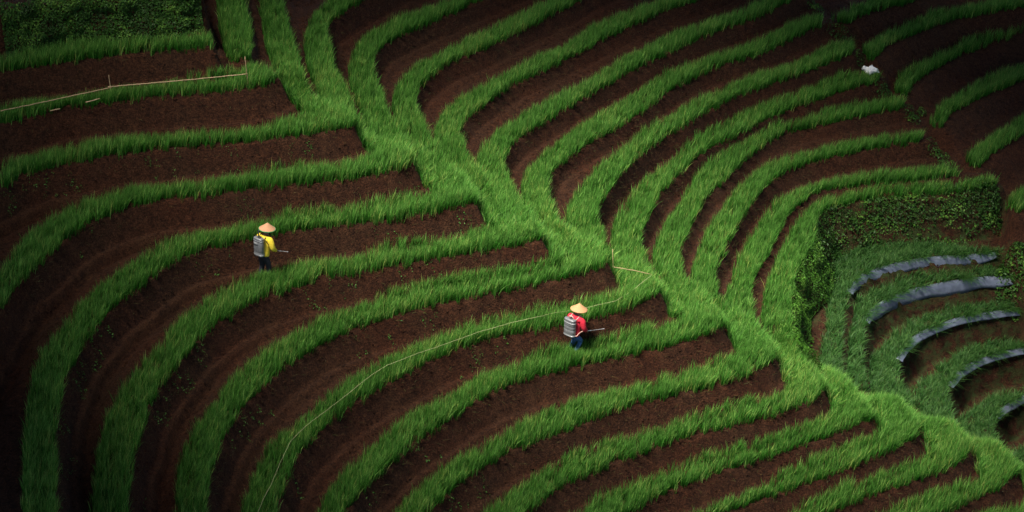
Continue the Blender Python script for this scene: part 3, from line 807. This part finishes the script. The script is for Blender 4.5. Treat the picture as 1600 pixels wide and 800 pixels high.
# ------------------------------------------------------------------ grey mulch sheets on the banks of the lower bowl
SHEETS = [(0, 1326, 1556, 0.24, 'uppermost grey plastic sheet, nearest the tall leafy wall'),
          (1, 1352, 1590, 0.28, 'second and widest grey plastic sheet below the tall leafy wall'),
          (2, 1403, 1660, 0.10, 'third grey plastic sheet, between the widest sheet and the frayed one'),
          (3, 1482, 1660, 0.09, 'fourth, narrow and frayed grey plastic sheet'),
          (4, 1556, 1660, 0.10, 'short grey plastic sheet lowest of all, at the right edge')]
OVER = []
for bi, xa, xb, w, lab in SHEETS:
    px = spline(BOWL[bi][1], 3)
    k = (px[:, 0] >= xa) & (px[:, 0] <= xb) & (px[:, 1] < (462, 516, 580, 612, 665)[bi])
    px = px[k]
    g = np.stack(gp(px[:, 0], px[:, 1], HB[bi]), 1)
    tn = np.gradient(g, axis=0); tn /= np.linalg.norm(tn, axis=1)[:, None]
    nr = np.stack([tn[:, 1], -tn[:, 0]], 1)
    m = len(g)
    arc = np.concatenate([[0], np.cumsum(np.hypot(*np.diff(g, axis=0).T))])
    rows = []
    taper = np.clip(np.minimum(arc / 0.9, (arc[-1] - arc) / 0.7 + 0.15), 0.15, 1)
    prof = [(-0.09, 0.015), (-0.04, 0.05), (0.03, 0.04), (0.075, -0.28), (0.105, -0.62), (0.14, -1.0)]
    for off, dn in prof:
        wr = vnoise(arc * 7, np.full(m, dn * 3.0)) * 0.018 + vnoise(arc * 16, np.full(m, dn * 1.2 + 9)) * 0.012
        wv = w * taper * (1 + 0.5 * vnoise(arc * 1.7, np.full(m, 3.3 + bi)))
        q = g + nr * (off + wr * (1 if off > -0.1 else 0.2))[:, None]
        rows.append(np.column_stack([q, HB[bi] + (dn if dn > 0 else dn * wv) + wr * 0.5]))
    co = np.stack(rows, 1).reshape(-1, 3)
    nn = len(prof)
    fs = [(i * nn + j, (i + 1) * nn + j, (i + 1) * nn + j + 1, i * nn + j + 1) for i in range(m - 1) for j in range(nn - 1)]
    o = link('mulch_sheet', mesh_np('mulch_sheet', co, fs, 4, [M_SHEET], True), label=lab, cat='plastic sheet', group='grey plastic sheets along the bank edges of the lower bowl')
    sm = o.modifiers.new('thickness', 'SOLIDIFY'); sm.thickness = 0.006
    i = RNG.integers(0, m, int(arc[-1] * 22)); off = RNG.uniform(-0.16, 0.02, len(i))
    keep = vnoise(arc[i] * 2.5 + bi * 9, off * 0) > -0.05
    i, off = i[keep], off[keep]
    OVER.append(np.column_stack([g[i] + nr[i] * off[:, None], np.full(len(i), HB[bi] + 0.02), np.arctan2(nr[i, 1], nr[i, 0])]))

OV = np.repeat(np.vstack(OVER), 11, 0)
OV[:, :2] += RNG.normal(0, 0.03, (len(OV), 2))
blades('overhanging_grass', OV[:, 0], OV[:, 1], OV[:, 2], 0.27, 0.012, 0.75, (0, 0), M_BOWL, 0, 1, OV[:, 3] + RNG.normal(0, 0.8, len(OV)), 1.6, label='tufts of dark grass hanging over the grey plastic sheets', kind='stuff')

# ------------------------------------------------------------------ bamboo rail, stakes, twine, sack
def pole_bm(pts, r, knots=True):
    bm = bmesh.new()
    P = [Vector(p) for p in pts]
    fine, rr = [], []
    for a, b in zip(P[:-1], P[1:]):
        nseg = max(2, int((b - a).length / 0.09))
        for k in range(nseg):
            fine.append(a.lerp(b, k / nseg) + Vector((random.gauss(0, .003), random.gauss(0, .003), random.gauss(0, .003))))
            rr.append(r * (1.22 if knots and k % 3 == 0 else 1.0) * random.uniform(0.93, 1.05))
    fine.append(P[-1]); rr.append(r * 0.9)
    tube(bm, fine, rr, 7)
    return bm
h1 = HL[1]
b1 = at_height(175, 153, h1); b2 = at_height(388, 137, h1); b0 = at_height(-70, 203, h1)
fence = empty('bamboo_rail_fence', b1, 0, 'long thin bamboo rail on short stakes over the crop, top left', 'fence')
def loc(o, p): return Vector(p) - Vector(o.location)
ra, rb = at_height(-75, 189, h1, 0.36), at_height(174, 136.5, h1, 0.36)
rc = at_height(387, 115.5, h1, 0.40)
bm_obj('rail', pole_bm([loc(fence, ra), loc(fence, (ra + rb) / 2 + np.array([0, 0, -.01])), loc(fence, rb)], 0.0105), M_BAMBOO, fence)
bm_obj('rail', pole_bm([loc(fence, rb + np.array([-.1, 0.03, .0])), loc(fence, (rb + rc) / 2), loc(fence, rc)], 0.0105), M_BAMBOO, fence)
for b, hgt, tip in [(b0, 0.6, 0), (b1, 0.66, -0.03), (b2, 0.90, -0.04)]:
    p0 = Vector(b) - Vector((0, 0, 0.1)); p1 = Vector(b) + Vector((tip, 0.02, hgt))
    bm_obj('post', pole_bm([loc(fence, p0), loc(fence, p1)], 0.0095), M_BAMBOO, fence)
def single_pole(name, pts, r, mat, label, cat):
    o0 = Vector(pts[0])
    o = bm_obj(name, pole_bm([Vector(p) - o0 for p in pts], r, mat is M_BAMBOO), mat, label=label, cat=cat)
    o.location = o0
    return o
single_pole('bamboo_stick', [at_height(134, 160, h1, 0.2), at_height(156, 154, h1, 0.24)], 0.012, M_BAMBOO, 'short fallen bamboo stick under the long bamboo rail', 'stick')
single_pole('bamboo_stick', [at_height(79, 173, h1, 0.14), at_height(94, 170, h1, 0.2)], 0.012, M_BAMBOO, 'short fallen bamboo stick left below the bamboo rail, at the edge of bare soil', 'stick')
sb = hit(959, 428)
single_pole('bamboo_stake', [sb - np.array([0, 0, .1]), at_height(957, 389, sb[2], 0.62)], 0.0065, M_BAMBOO, 'thin upright stake on the ridge at the end of a bank', 'stake')
single_pole('bamboo_stick', [at_height(957, 417, sb[2], 0.42), at_height(988, 422, sb[2] - 0.1, 0.42), at_height(1019, 429, sb[2] - 0.25, 0.40)], 0.0085, M_BAMBOO, 'pale split bamboo lying from the thin stake across the ridge', 'stick')
h7 = HL[7]
tw = [(398, 812, .36), (412, 779, .38), (425, 754, .38), (438, 722, .30), (455, 688, .36), (473, 670, .39), (487, 658, .34), (503, 647, .39), (530, 626, .34), (560, 602, .41), (580, 586, .40), (604, 571, .42), (650, 553, .42), (700, 536, .42), (750, 518, .42), (800, 504, .42), (840, 495, .38), (865, 489, .28), (900, 484, .24), (928, 478, .28), (962, 470, .31), (985, 456, .22), (1004, 441, .40), (1018, 430, .38)]
tp = [at_height(x, y, h7, h) for x, y, h in tw]
o = bm_obj('twine', pole_bm([Vector(p) - Vector(tp[0]) for p in tp], 0.0042, False), M_TWINE, label='pale twine strung along a crop strip behind the farmer in red', cat='twine')
o.location = Vector(tp[0])

sp = hit(1359, 114)
sack = empty('sack', sp, math.radians(-12), 'crumpled white plastic sack at the top end of a crop strip', 'sack')
bm = bmesh.new(); bmesh.ops.create_icosphere(bm, subdivisions=4, radius=1.0)
for v in bm.verts:
    a = v.co.copy()
    n1 = float(vnoise(np.array([a.x * 2.4 + a.z]), np.array([a.y * 2.4 + 3]))[0]); n2 = float(vnoise(np.array([a.x * 6 + 11]), np.array([a.z * 6 + a.y * 3]))[0])
    k = 1 + 0.7 * n1 + 0.4 * n2
    tap = 1.0 - 0.45 * max(0, a.x)
    v.co = Vector((a.x * 0.25 * k + 0.06, a.y * 0.17 * k * tap, max(a.z, -0.55) * 0.16 * k * tap + 0.10))
bm_obj('sack_body', bm, M_SACK, sack)
bm = bmesh.new(); bmesh.ops.create_icosphere(bm, subdivisions=3, radius=1.0)
for v in bm.verts:
    a = v.co.copy(); k = 1 + 0.6 * float(vnoise(np.array([a.x * 3 + a.z * 2]), np.array([a.y * 3 + 8]))[0])
    v.co = Vector((a.x * 0.09 * k - 0.22, a.y * 0.08 * k, a.z * 0.11 * k + 0.16))
bm_obj('sack_neck', bm, M_SACK, sack)

# ------------------------------------------------------------------ farmers
def skin_obj(name, nodes, edges, root, mat, parent, levels=2, smooth_branch=0.6):
    """grow one continuous surface round a skeleton: nodes = {key: (x, y, z, r)}"""
    keys = list(nodes)
    me = bpy.data.meshes.new(name)
    me.from_pydata([nodes[k][:3] for k in keys], [(keys.index(a), keys.index(b)) for a, b in edges], [])
    me.materials.append(mat)
    o = link(name, me, parent)
    sk = o.modifiers.new('skin', 'SKIN'); sk.use_smooth_shade = True; sk.branch_smoothing = smooth_branch
    if not me.skin_vertices: 
        raise RuntimeError('no skin layer')
    for i, k in enumerate(keys):
        d = me.skin_vertices[0].data[i]
        r = nodes[k][3]
        d.radius = r if isinstance(r, tuple) else (r, r)
        d.use_root = (k == root)
    ss = o.modifiers.new('round', 'SUBSURF'); ss.levels = levels; ss.render_levels = levels
    return o

def hand_nodes(nodes, edges, key, wrist, palm_dir, side, curl, tag):
    """palm, four unequal bent fingers and a thumb leaving the side of the palm"""
    w = Vector(wrist); d = Vector(palm_dir).normalized()
    c = Vector(curl).normalized()                     # direction the fingers close to
    s = d.cross(c).normalized() * side
    palm = w + d * 0.055
    nodes[tag + 'palm'] = (*palm, 0.026); edges.append((key, tag + 'palm'))
    for q, (off, ln) in enumerate([(0.027, .88), (0.009, 1.0), (-0.009, .94), (-0.026, .74)]):
        b = w + d * 0.088 + s * off
        m_ = b + d * 0.030 * ln + c * 0.012; e = m_ + d * 0.004 + c * 0.030 * ln; f_ = e - d * 0.020 * ln + c * 0.006
        for nm, p, r in (('a', b, .0105), ('b', m_, .0095), ('c', e, .0085), ('d', f_, .0075)):
            nodes[f'{tag}f{q}{nm}'] = (*p, r)
        edges += [(tag + 'palm', f'{tag}f{q}a'), (f'{tag}f{q}a', f'{tag}f{q}b'), (f'{tag}f{q}b', f'{tag}f{q}c'), (f'{tag}f{q}c', f'{tag}f{q}d')]
    t0 = w + d * 0.035 + s * 0.034; t1 = t0 + d * 0.024 + s * 0.014 + c * 0.016; t2 = t1 + d * 0.016 + c * 0.022 - s * 0.008
    for nm, p, r in (('a', t0, .0125), ('b', t1, .011), ('c', t2, .009)): nodes[tag + 't' + nm] = (*p, r)
    edges += [(tag + 'palm', tag + 'ta'), (tag + 'ta', tag + 'tb'), (tag + 'tb', tag + 'tc')]

def farmer(base, yaw, label, shirt_mat, trouser_mat, straw, trim, lean, stride, crouch=0.0):
    t = empty('person', base, yaw, label, 'person')
    ly = lean
    J = dict(pelvis=(0, 0, .86), waist=(0, .02 + ly * .35, 1.02), chest=(0, .05 + ly * .8, 1.22), neckb=(0, .06 + ly * 1.15, 1.37), neck=(0, .085 + ly * 1.3, 1.43),
             head=(0, .115 + ly * 1.45, 1.515), crown=(0, .10 + ly * 1.5, 1.60), chin=(0, .17 + ly * 1.45, 1.475), nose=(0, .205 + ly * 1.45, 1.52))
    sh = {1: (.20, .04 + ly * 1.05, 1.335), -1: (-.20, .04 + ly * 1.05, 1.335)}
    el = {1: (.285, .05 + ly * .9, 1.06), -1: (-.24, .03 + ly * .9, 1.08)}
    wr = {1: (.225, .235 + ly * .9, .90), -1: (-.16, .25 + ly * .9, 1.02)}
    hip = {1: (.085, 0, .84), -1: (-.085, 0, .84)}
    kn = {1: (.10, .07 + stride * .5 + crouch * .9, .45 - crouch * .3), -1: (-.10, .06 - stride * .4 + crouch * .9, .45 - crouch * .3)}
    an = {1: (.105, .00 + stride, .085), -1: (-.105, -.02 - stride, .085)}
    nodes = {'pelvis': (*J['pelvis'], (.135, .10)), 'waist': (*J['waist'], (.125, .09)), 'chest': (*J['chest'], (.15, .105)), 'neckb': (*J['neckb'], .075), 'neck': (*J['neck'], .052),
             'head': (*J['head'], (.078, .092)), 'crown': (*J['crown'], .06), 'chin': (*J['chin'], .035), 'nose': (*J['nose'], .012)}
    edges = [('pelvis', 'waist'), ('waist', 'chest'), ('chest', 'neckb'), ('neckb', 'neck'), ('neck', 'head'), ('head', 'crown'), ('head', 'chin'), ('head', 'nose')]
    for s in (1, -1):
        q = 'r' if s == 1 else 'l'
        nodes[q + 'sh'] = (*sh[s], .062); nodes[q + 'el'] = (*el[s], .043); nodes[q + 'wr'] = (*wr[s], .029)
        nodes[q + 'hip'] = (*hip[s], .085); nodes[q + 'kn'] = (*kn[s], .055); nodes[q + 'an'] = (*an[s], .04)
        nodes[q + 'heel'] = (an[s][0], an[s][1] - .03, .04, .036); nodes[q + 'toe'] = (an[s][0] * 1.15, an[s][1] + .17, .03, .03)
        edges += [('neckb', q + 'sh'), (q + 'sh', q + 'el'), (q + 'el', q + 'wr'), ('pelvis', q + 'hip'), (q + 'hip', q + 'kn'), (q + 'kn', q + 'an'), (q + 'an', q + 'heel'), (q + 'an', q + 'toe')]
        d = Vector(wr[s]) - Vector(el[s])
        hand_nodes(nodes, edges, q + 'wr', wr[s], d, s, (-.5 * s, .3, -.8), q)
        nodes[q + 'ear'] = (s * .088, J['head'][1] - .01, 1.51, .014); edges.append(('head', q + 'ear'))
    low = ('kn', 'an', 'heel', 'toe')
    drop_ = lambda D: {k: (v if k[1:] in low else (v[0], v[1], v[2] - crouch, v[3])) for k, v in D.items()}
    skin_obj('body', drop_(nodes), edges, 'pelvis', M_SKIN, t, 1)
    sn = {'hem': (0, -.005, .80, (.205, .155)), 'waist': (*J['waist'], (.20, .145)), 'chest': (*J['chest'], (.228, .15)), 'yoke': (0, J['neckb'][1] - .01, 1.35, (.14, .10)), 'collar': (0, J['neckb'][1], 1.41, .075)}
    se = [('hem', 'waist'), ('waist', 'chest'), ('chest', 'yoke'), ('yoke', 'collar')]
    for s in (1, -1):
        q = 'r' if s == 1 else 'l'
        m1 = (Vector(sh[s]) + Vector(el[s])) / 2; m2 = (Vector(el[s]) * .3 + Vector(wr[s]) * .7)
        sn[q + 'sh'] = (sh[s][0], sh[s][1], sh[s][2] - .005, .10); sn[q + 'm1'] = (*m1, .09); sn[q + 'el'] = (*el[s], .08); sn[q + 'm2'] = (*m2, .058); sn[q + 'cuff'] = (*(Vector(el[s]) * .08 + Vector(wr[s]) * .92), .046)
        se += [('yoke', q + 'sh'), (q + 'sh', q + 'm1'), (q + 'm1', q + 'el'), (q + 'el', q + 'm2'), (q + 'm2', q + 'cuff')]
    o = skin_obj('shirt', drop_(sn), se, 'waist', shirt_mat, t, 2)
    tx = bpy.data.textures.new('cloth_folds', 'CLOUDS'); tx.noise_scale = 0.11
    dm = o.modifiers.new('folds', 'DISPLACE'); dm.texture = tx; dm.strength = 0.035; dm.mid_level = 0.5; dm.texture_coords = 'LOCAL'
    tn = {'top': (0, .0, .93, (.145, .112)), 'pelvis': (*J['pelvis'], (.15, .118))}
    te = [('top', 'pelvis')]
    for s in (1, -1):
        q = 'r' if s == 1 else 'l'
        tn[q + 'hip'] = (hip[s][0] * 1.05, 0, .78, .105); tn[q + 'kn'] = (*kn[s], .078); tn[q + 'an'] = (an[s][0], an[s][1], .14, .062)
        te += [('pelvis', q + 'hip'), (q + 'hip', q + 'kn'), (q + 'kn', q + 'an')]
    skin_obj('trousers', drop_(tn), te, 'pelvis', trouser_mat, t, 2)
    # hair, a close cap round the back of the skull
    bm = bmesh.new(); bmesh.ops.create_uvsphere(bm, u_segments=20, v_segments=12, radius=1)
    bmesh.ops.delete(bm, geom=[v for v in bm.verts if v.co.y > .35 and v.co.z < .55 or v.co.z < -.6], context='VERTS')
    for v in bm.verts: v.co = Vector((v.co.x * .088, v.co.y * .108 + J['head'][1] - .012, v.co.z * .10 + 1.525 - crouch))
    bm_obj('hair', bm, M_HAIR, t)
    for s in (1, -1):
        bm = bmesh.new(); bmesh.ops.create_uvsphere(bm, u_segments=8, v_segments=6, radius=.011)
        bmesh.ops.translate(bm, verts=bm.verts, vec=(s * .033, J['head'][1] + .082, 1.532 - crouch))
        bm_obj('eye', bm, M_HAIR, t)
    # conical hat of woven straw: thin shell with ridges of the weave
    bm = bmesh.new(); rings = []
    prof = [(0.004, .185), (.012, .178), (.03, .163), (.07, .128), (.11, .094), (.15, .062), (.19, .032), (.222, .010), (.232, .000), (.224, -.004), (.18, .026), (.10, .090), (.02, .150)]
    for k, (r, z) in enumerate(prof):
        ring = []
        for a in range(48):
            th = 2 * math.pi * a / 48
            rr = r * (1 + .012 * math.sin(th * 12 + k)) + (.003 * random.random() if 3 < k < 8 else 0)
            ring.append(bm.verts.new((rr * math.cos(th), rr * math.sin(th), z + .002 * math.sin(th * 3))))
        rings.append(ring)
    for a, b in zip(rings, rings[1:]):
        for k in range(48): bm.faces.new((a[k], b[k], b[(k + 1) % 48], a[(k + 1) % 48]))
    bm.faces.new(rings[0])
    hat = bm_obj('hat', bm, straw, t)
    hat.location = (0.0, J['head'][1] + .02, 1.545 - crouch); hat.rotation_euler = (-.10 - lean * .4, .03, 0)
    bm = bmesh.new()
    tube(bm, [(.004 * math.cos(a), .004 * math.sin(a), z) for a, z in ((0, .18), (2, .192), (4, .205))], [.010, .008, .004], 6)
    bm_obj('hat_tip', bm, trim if trim is not straw else M_BAMBOO, hat)
    bm = bmesh.new(); pts = [(.230 * math.cos(2 * math.pi * k / 48), .230 * math.sin(2 * math.pi * k / 48), -.001) for k in range(49)]
    tube(bm, pts, .011 if trim is M_TRIM else .006, 6, False)
    bm_obj('hat_rim', bm, trim, hat)
    return t, {k: Vector(v) for k, v in dict(sh=sh[1], el=el[1], wr=wr[1], shl=sh[-1]).items()}, J

def sprayer(base, yaw, label, kind, J, arm, lean, lance_dir, lance_len):
    t = empty('backpack_sprayer', base, yaw, label, 'sprayer', None)
    cy = -.175 + .02 + lean * .55; tilt = -lean * .7
    W, D, H = (.160, .085, .265) if kind == 'box' else (.178, .105, .26)
    zc = 1.135
    M = Matrix.Translation((-.015, cy, zc)) @ Matrix.Rotation(tilt, 4, 'X')
    def ring(bm, z, w, d, n=36, p=3.0):
        out = []
        for k in range(n):
            a = 2 * math.pi * k / n
            c, s = math.cos(a), math.sin(a)
            x = w * math.copysign(abs(c) ** (2 / p), c); y = d * math.copysign(abs(s) ** (2 / p), s)
            if kind != 'box' and y > 0: y *= .55
            out.append(bm.verts.new(M @ Vector((x, y, z))))
        return out
    def loft(rs):
        bm = bmesh.new(); R = [ring(bm, z, w, d) for z, w, d in rs]
        for a, b in zip(R, R[1:]):
            for k in range(36): bm.faces.new((a[k], a[(k + 1) % 36], b[(k + 1) % 36], b[k]))
        bm.faces.new(R[0][::-1]); bm.faces.new(R[-1]); return bm
    rs = [(-H - .004, W * .9, D * .9), (-H, W, D), (-H + .015, W, D)]
    grooves = [-.6, .62] if kind == 'box' else [-.72, -.2, .2, .76]
    for g in grooves:
        z = H * g; rs += [(z - .012, W, D), (z - .006, W * .985, D * .975), (z + .006, W * .985, D * .975), (z + .012, W, D)]
    rs += [(H - .02, W, D), (H - .005, W * .985, D * .98), (H, W * .94, D * .93), (H + .012, W * .6, D * .6)]
    tank = bm_obj('tank', loft(rs), M_STEEL, t)
    bands = ([-.86, .74] if kind == 'box' else [-.9, .6])
    for b in bands:
        z = H * b
        bm_obj('band', loft([(z - .011, W * 1.01, D * 1.01), (z - .009, W * 1.03, D * 1.05), (z + .009, W * 1.03, D * 1.05), (z + .011, W * 1.01, D * 1.01)]), M_STEEL2, tank)
    bm = bmesh.new(); c = M @ Vector((.02, 0, H + .006))
    tube(bm, [c, c + Vector((0, 0, .03)), c + Vector((0, 0, .034))], [.05, .05, .04], 16); bm_obj('filler_cap', bm, M_RUBBER, t)
    if kind == 'box':
        bm = bmesh.new(); a = M @ Vector((-.05, .03, H)); tube(bm, [a, a + Vector((0, .02, .09)), a + Vector((.0, .03, .17)), a + Vector((.005, .04, .20))], [.018, .016, .024, .012], 9); bm_obj('pump_handle', bm, M_RUBBER, t)
        bm = bmesh.new(); bmesh.ops.create_grid(bm, x_segments=2, y_segments=2, size=1)
        bmesh.ops.transform(bm, matrix=M @ Matrix.Translation((-.04, -D - .003, H * .38)) @ Matrix.Rotation(math.pi / 2, 4, 'X') @ Matrix.Diagonal((.07, .045, 1, 1)), verts=bm.verts); g = bmesh.ops.solidify(bm, geom=bm.faces[:], thickness=.003); bm_obj('plate', bm, M_GREY, tank)
    else:
        bm = bmesh.new(); a = M @ Vector((-.09, .02, H)); b = M @ Vector((.09, .02, H))
        tube(bm, [a, a.lerp(b, .2) + Vector((0, 0, .06)), a.lerp(b, .5) + Vector((0, 0, .085)), a.lerp(b, .8) + Vector((0, 0, .06)), b], .011, 8); bm_obj('carry_handle', bm, M_PINK, t)
    for s in (1, -1):
        bm = bmesh.new(); x = s * .115
        ny = J['neckb'][1]
        pts = [Vector((x * .9, cy + .07, zc + .2)), Vector((x, ny - .085, 1.39)), Vector((x, ny - .01, 1.425)), Vector((x * 1.05, ny + .085, 1.36)), Vector((x * 1.1, ny + .125, 1.22)), Vector((x * 1.35, ny + .03, 1.03)), Vector((x * 1.1, cy + .09, zc - .2))]
        tube(bm, pts, .011, 6); bm_obj('strap', bm, M_STRAP if kind == 'box' else M_PINK, t)
    # hose from the foot of the tank round the right side to the hand, and the lance
    wr = arm['wr']; hand = wr + Vector((.0, .075, -.035))
    ld = (Matrix.Rotation(-yaw, 3, 'Z') @ Vector(lance_dir)).normalized()
    s0 = M @ Vector((W * .9, 0, -H * .9 if kind != 'box' else H * .9))
    bm = bmesh.new()
    mid = [s0, s0 + Vector((.06, .02, .02)), Vector((.215, cy + .12, zc + (.10 if kind == 'box' else -.16))), Vector((.29, wr.y - .12, 1.02)), hand - ld * .16, hand - ld * .10]
    Q = np.array([tuple(v) for v in mid]); f = []
    P4 = np.vstack([2 * Q[0] - Q[1], Q, 2 * Q[-1] - Q[-2]])
    for i in range(1, len(P4) - 2):
        for u in np.linspace(0, 1, 6, endpoint=False):
            p0, p1, p2, p3 = P4[i - 1:i + 3]
            f.append(tuple(.5 * (2 * p1 + (p2 - p0) * u + (2 * p0 - 5 * p1 + 4 * p2 - p3) * u * u + (3 * p1 - p0 - 3 * p2 + p3) * u ** 3)))
    f.append(tuple(Q[-1])); tube(bm, f, .0095, 8); bm_obj('hose', bm, M_STRAP if kind == 'box' else M_PINK, t)
    bm = bmesh.new(); tube(bm, [hand - ld * .11, hand - ld * .02, hand + ld * .09, hand + ld * .10, hand + ld * lance_len, hand + ld * (lance_len + .01), hand + ld * (lance_len + .04)], [.014, .015, .014, .007, .007, .012, .010], 9)
    bm_obj('lance', bm, M_GREY, t)
    return t

def foot(px, py, h):
    p = at_height(px, py, h); p[2] = zat(p[:1], p[1:2])[0]; return p
pb = foot(414, 439, HL[5]); yaw = math.radians(-38)
t, arm, J = farmer(pb, yaw, 'farmer in yellow shirt and dark trousers, seen from behind, in green-rimmed conical hat', M_YELLOW, M_BLACK, M_STRAW2, M_TRIM, .05, .04)
t2 = sprayer(pb, yaw, 'boxy grey metal sprayer tank on the back of the farmer in yellow', 'box', J, arm, .05, (1, -.12, -.06), .24)
t.scale = t2.scale = (.93, .93, .93)
pb = foot(895, 558, HL[8]); yaw = math.radians(-40)
t, arm, J = farmer(pb, yaw, 'farmer in red shirt and blue trousers, seen from behind, in plain conical straw hat', M_RED, M_BLUE, M_STRAW, M_STRAW, .075, -.04, .19)
t2 = sprayer(pb, yaw, 'ribbed silver sprayer tank on the back of the farmer in red', 'barrel', J, arm, .075, (1, .22, .03), .42)
t.scale = t2.scale = (.96, .93, .93)
t2.location.z -= .19 * .93
sack.scale = (.84, .84, .84)
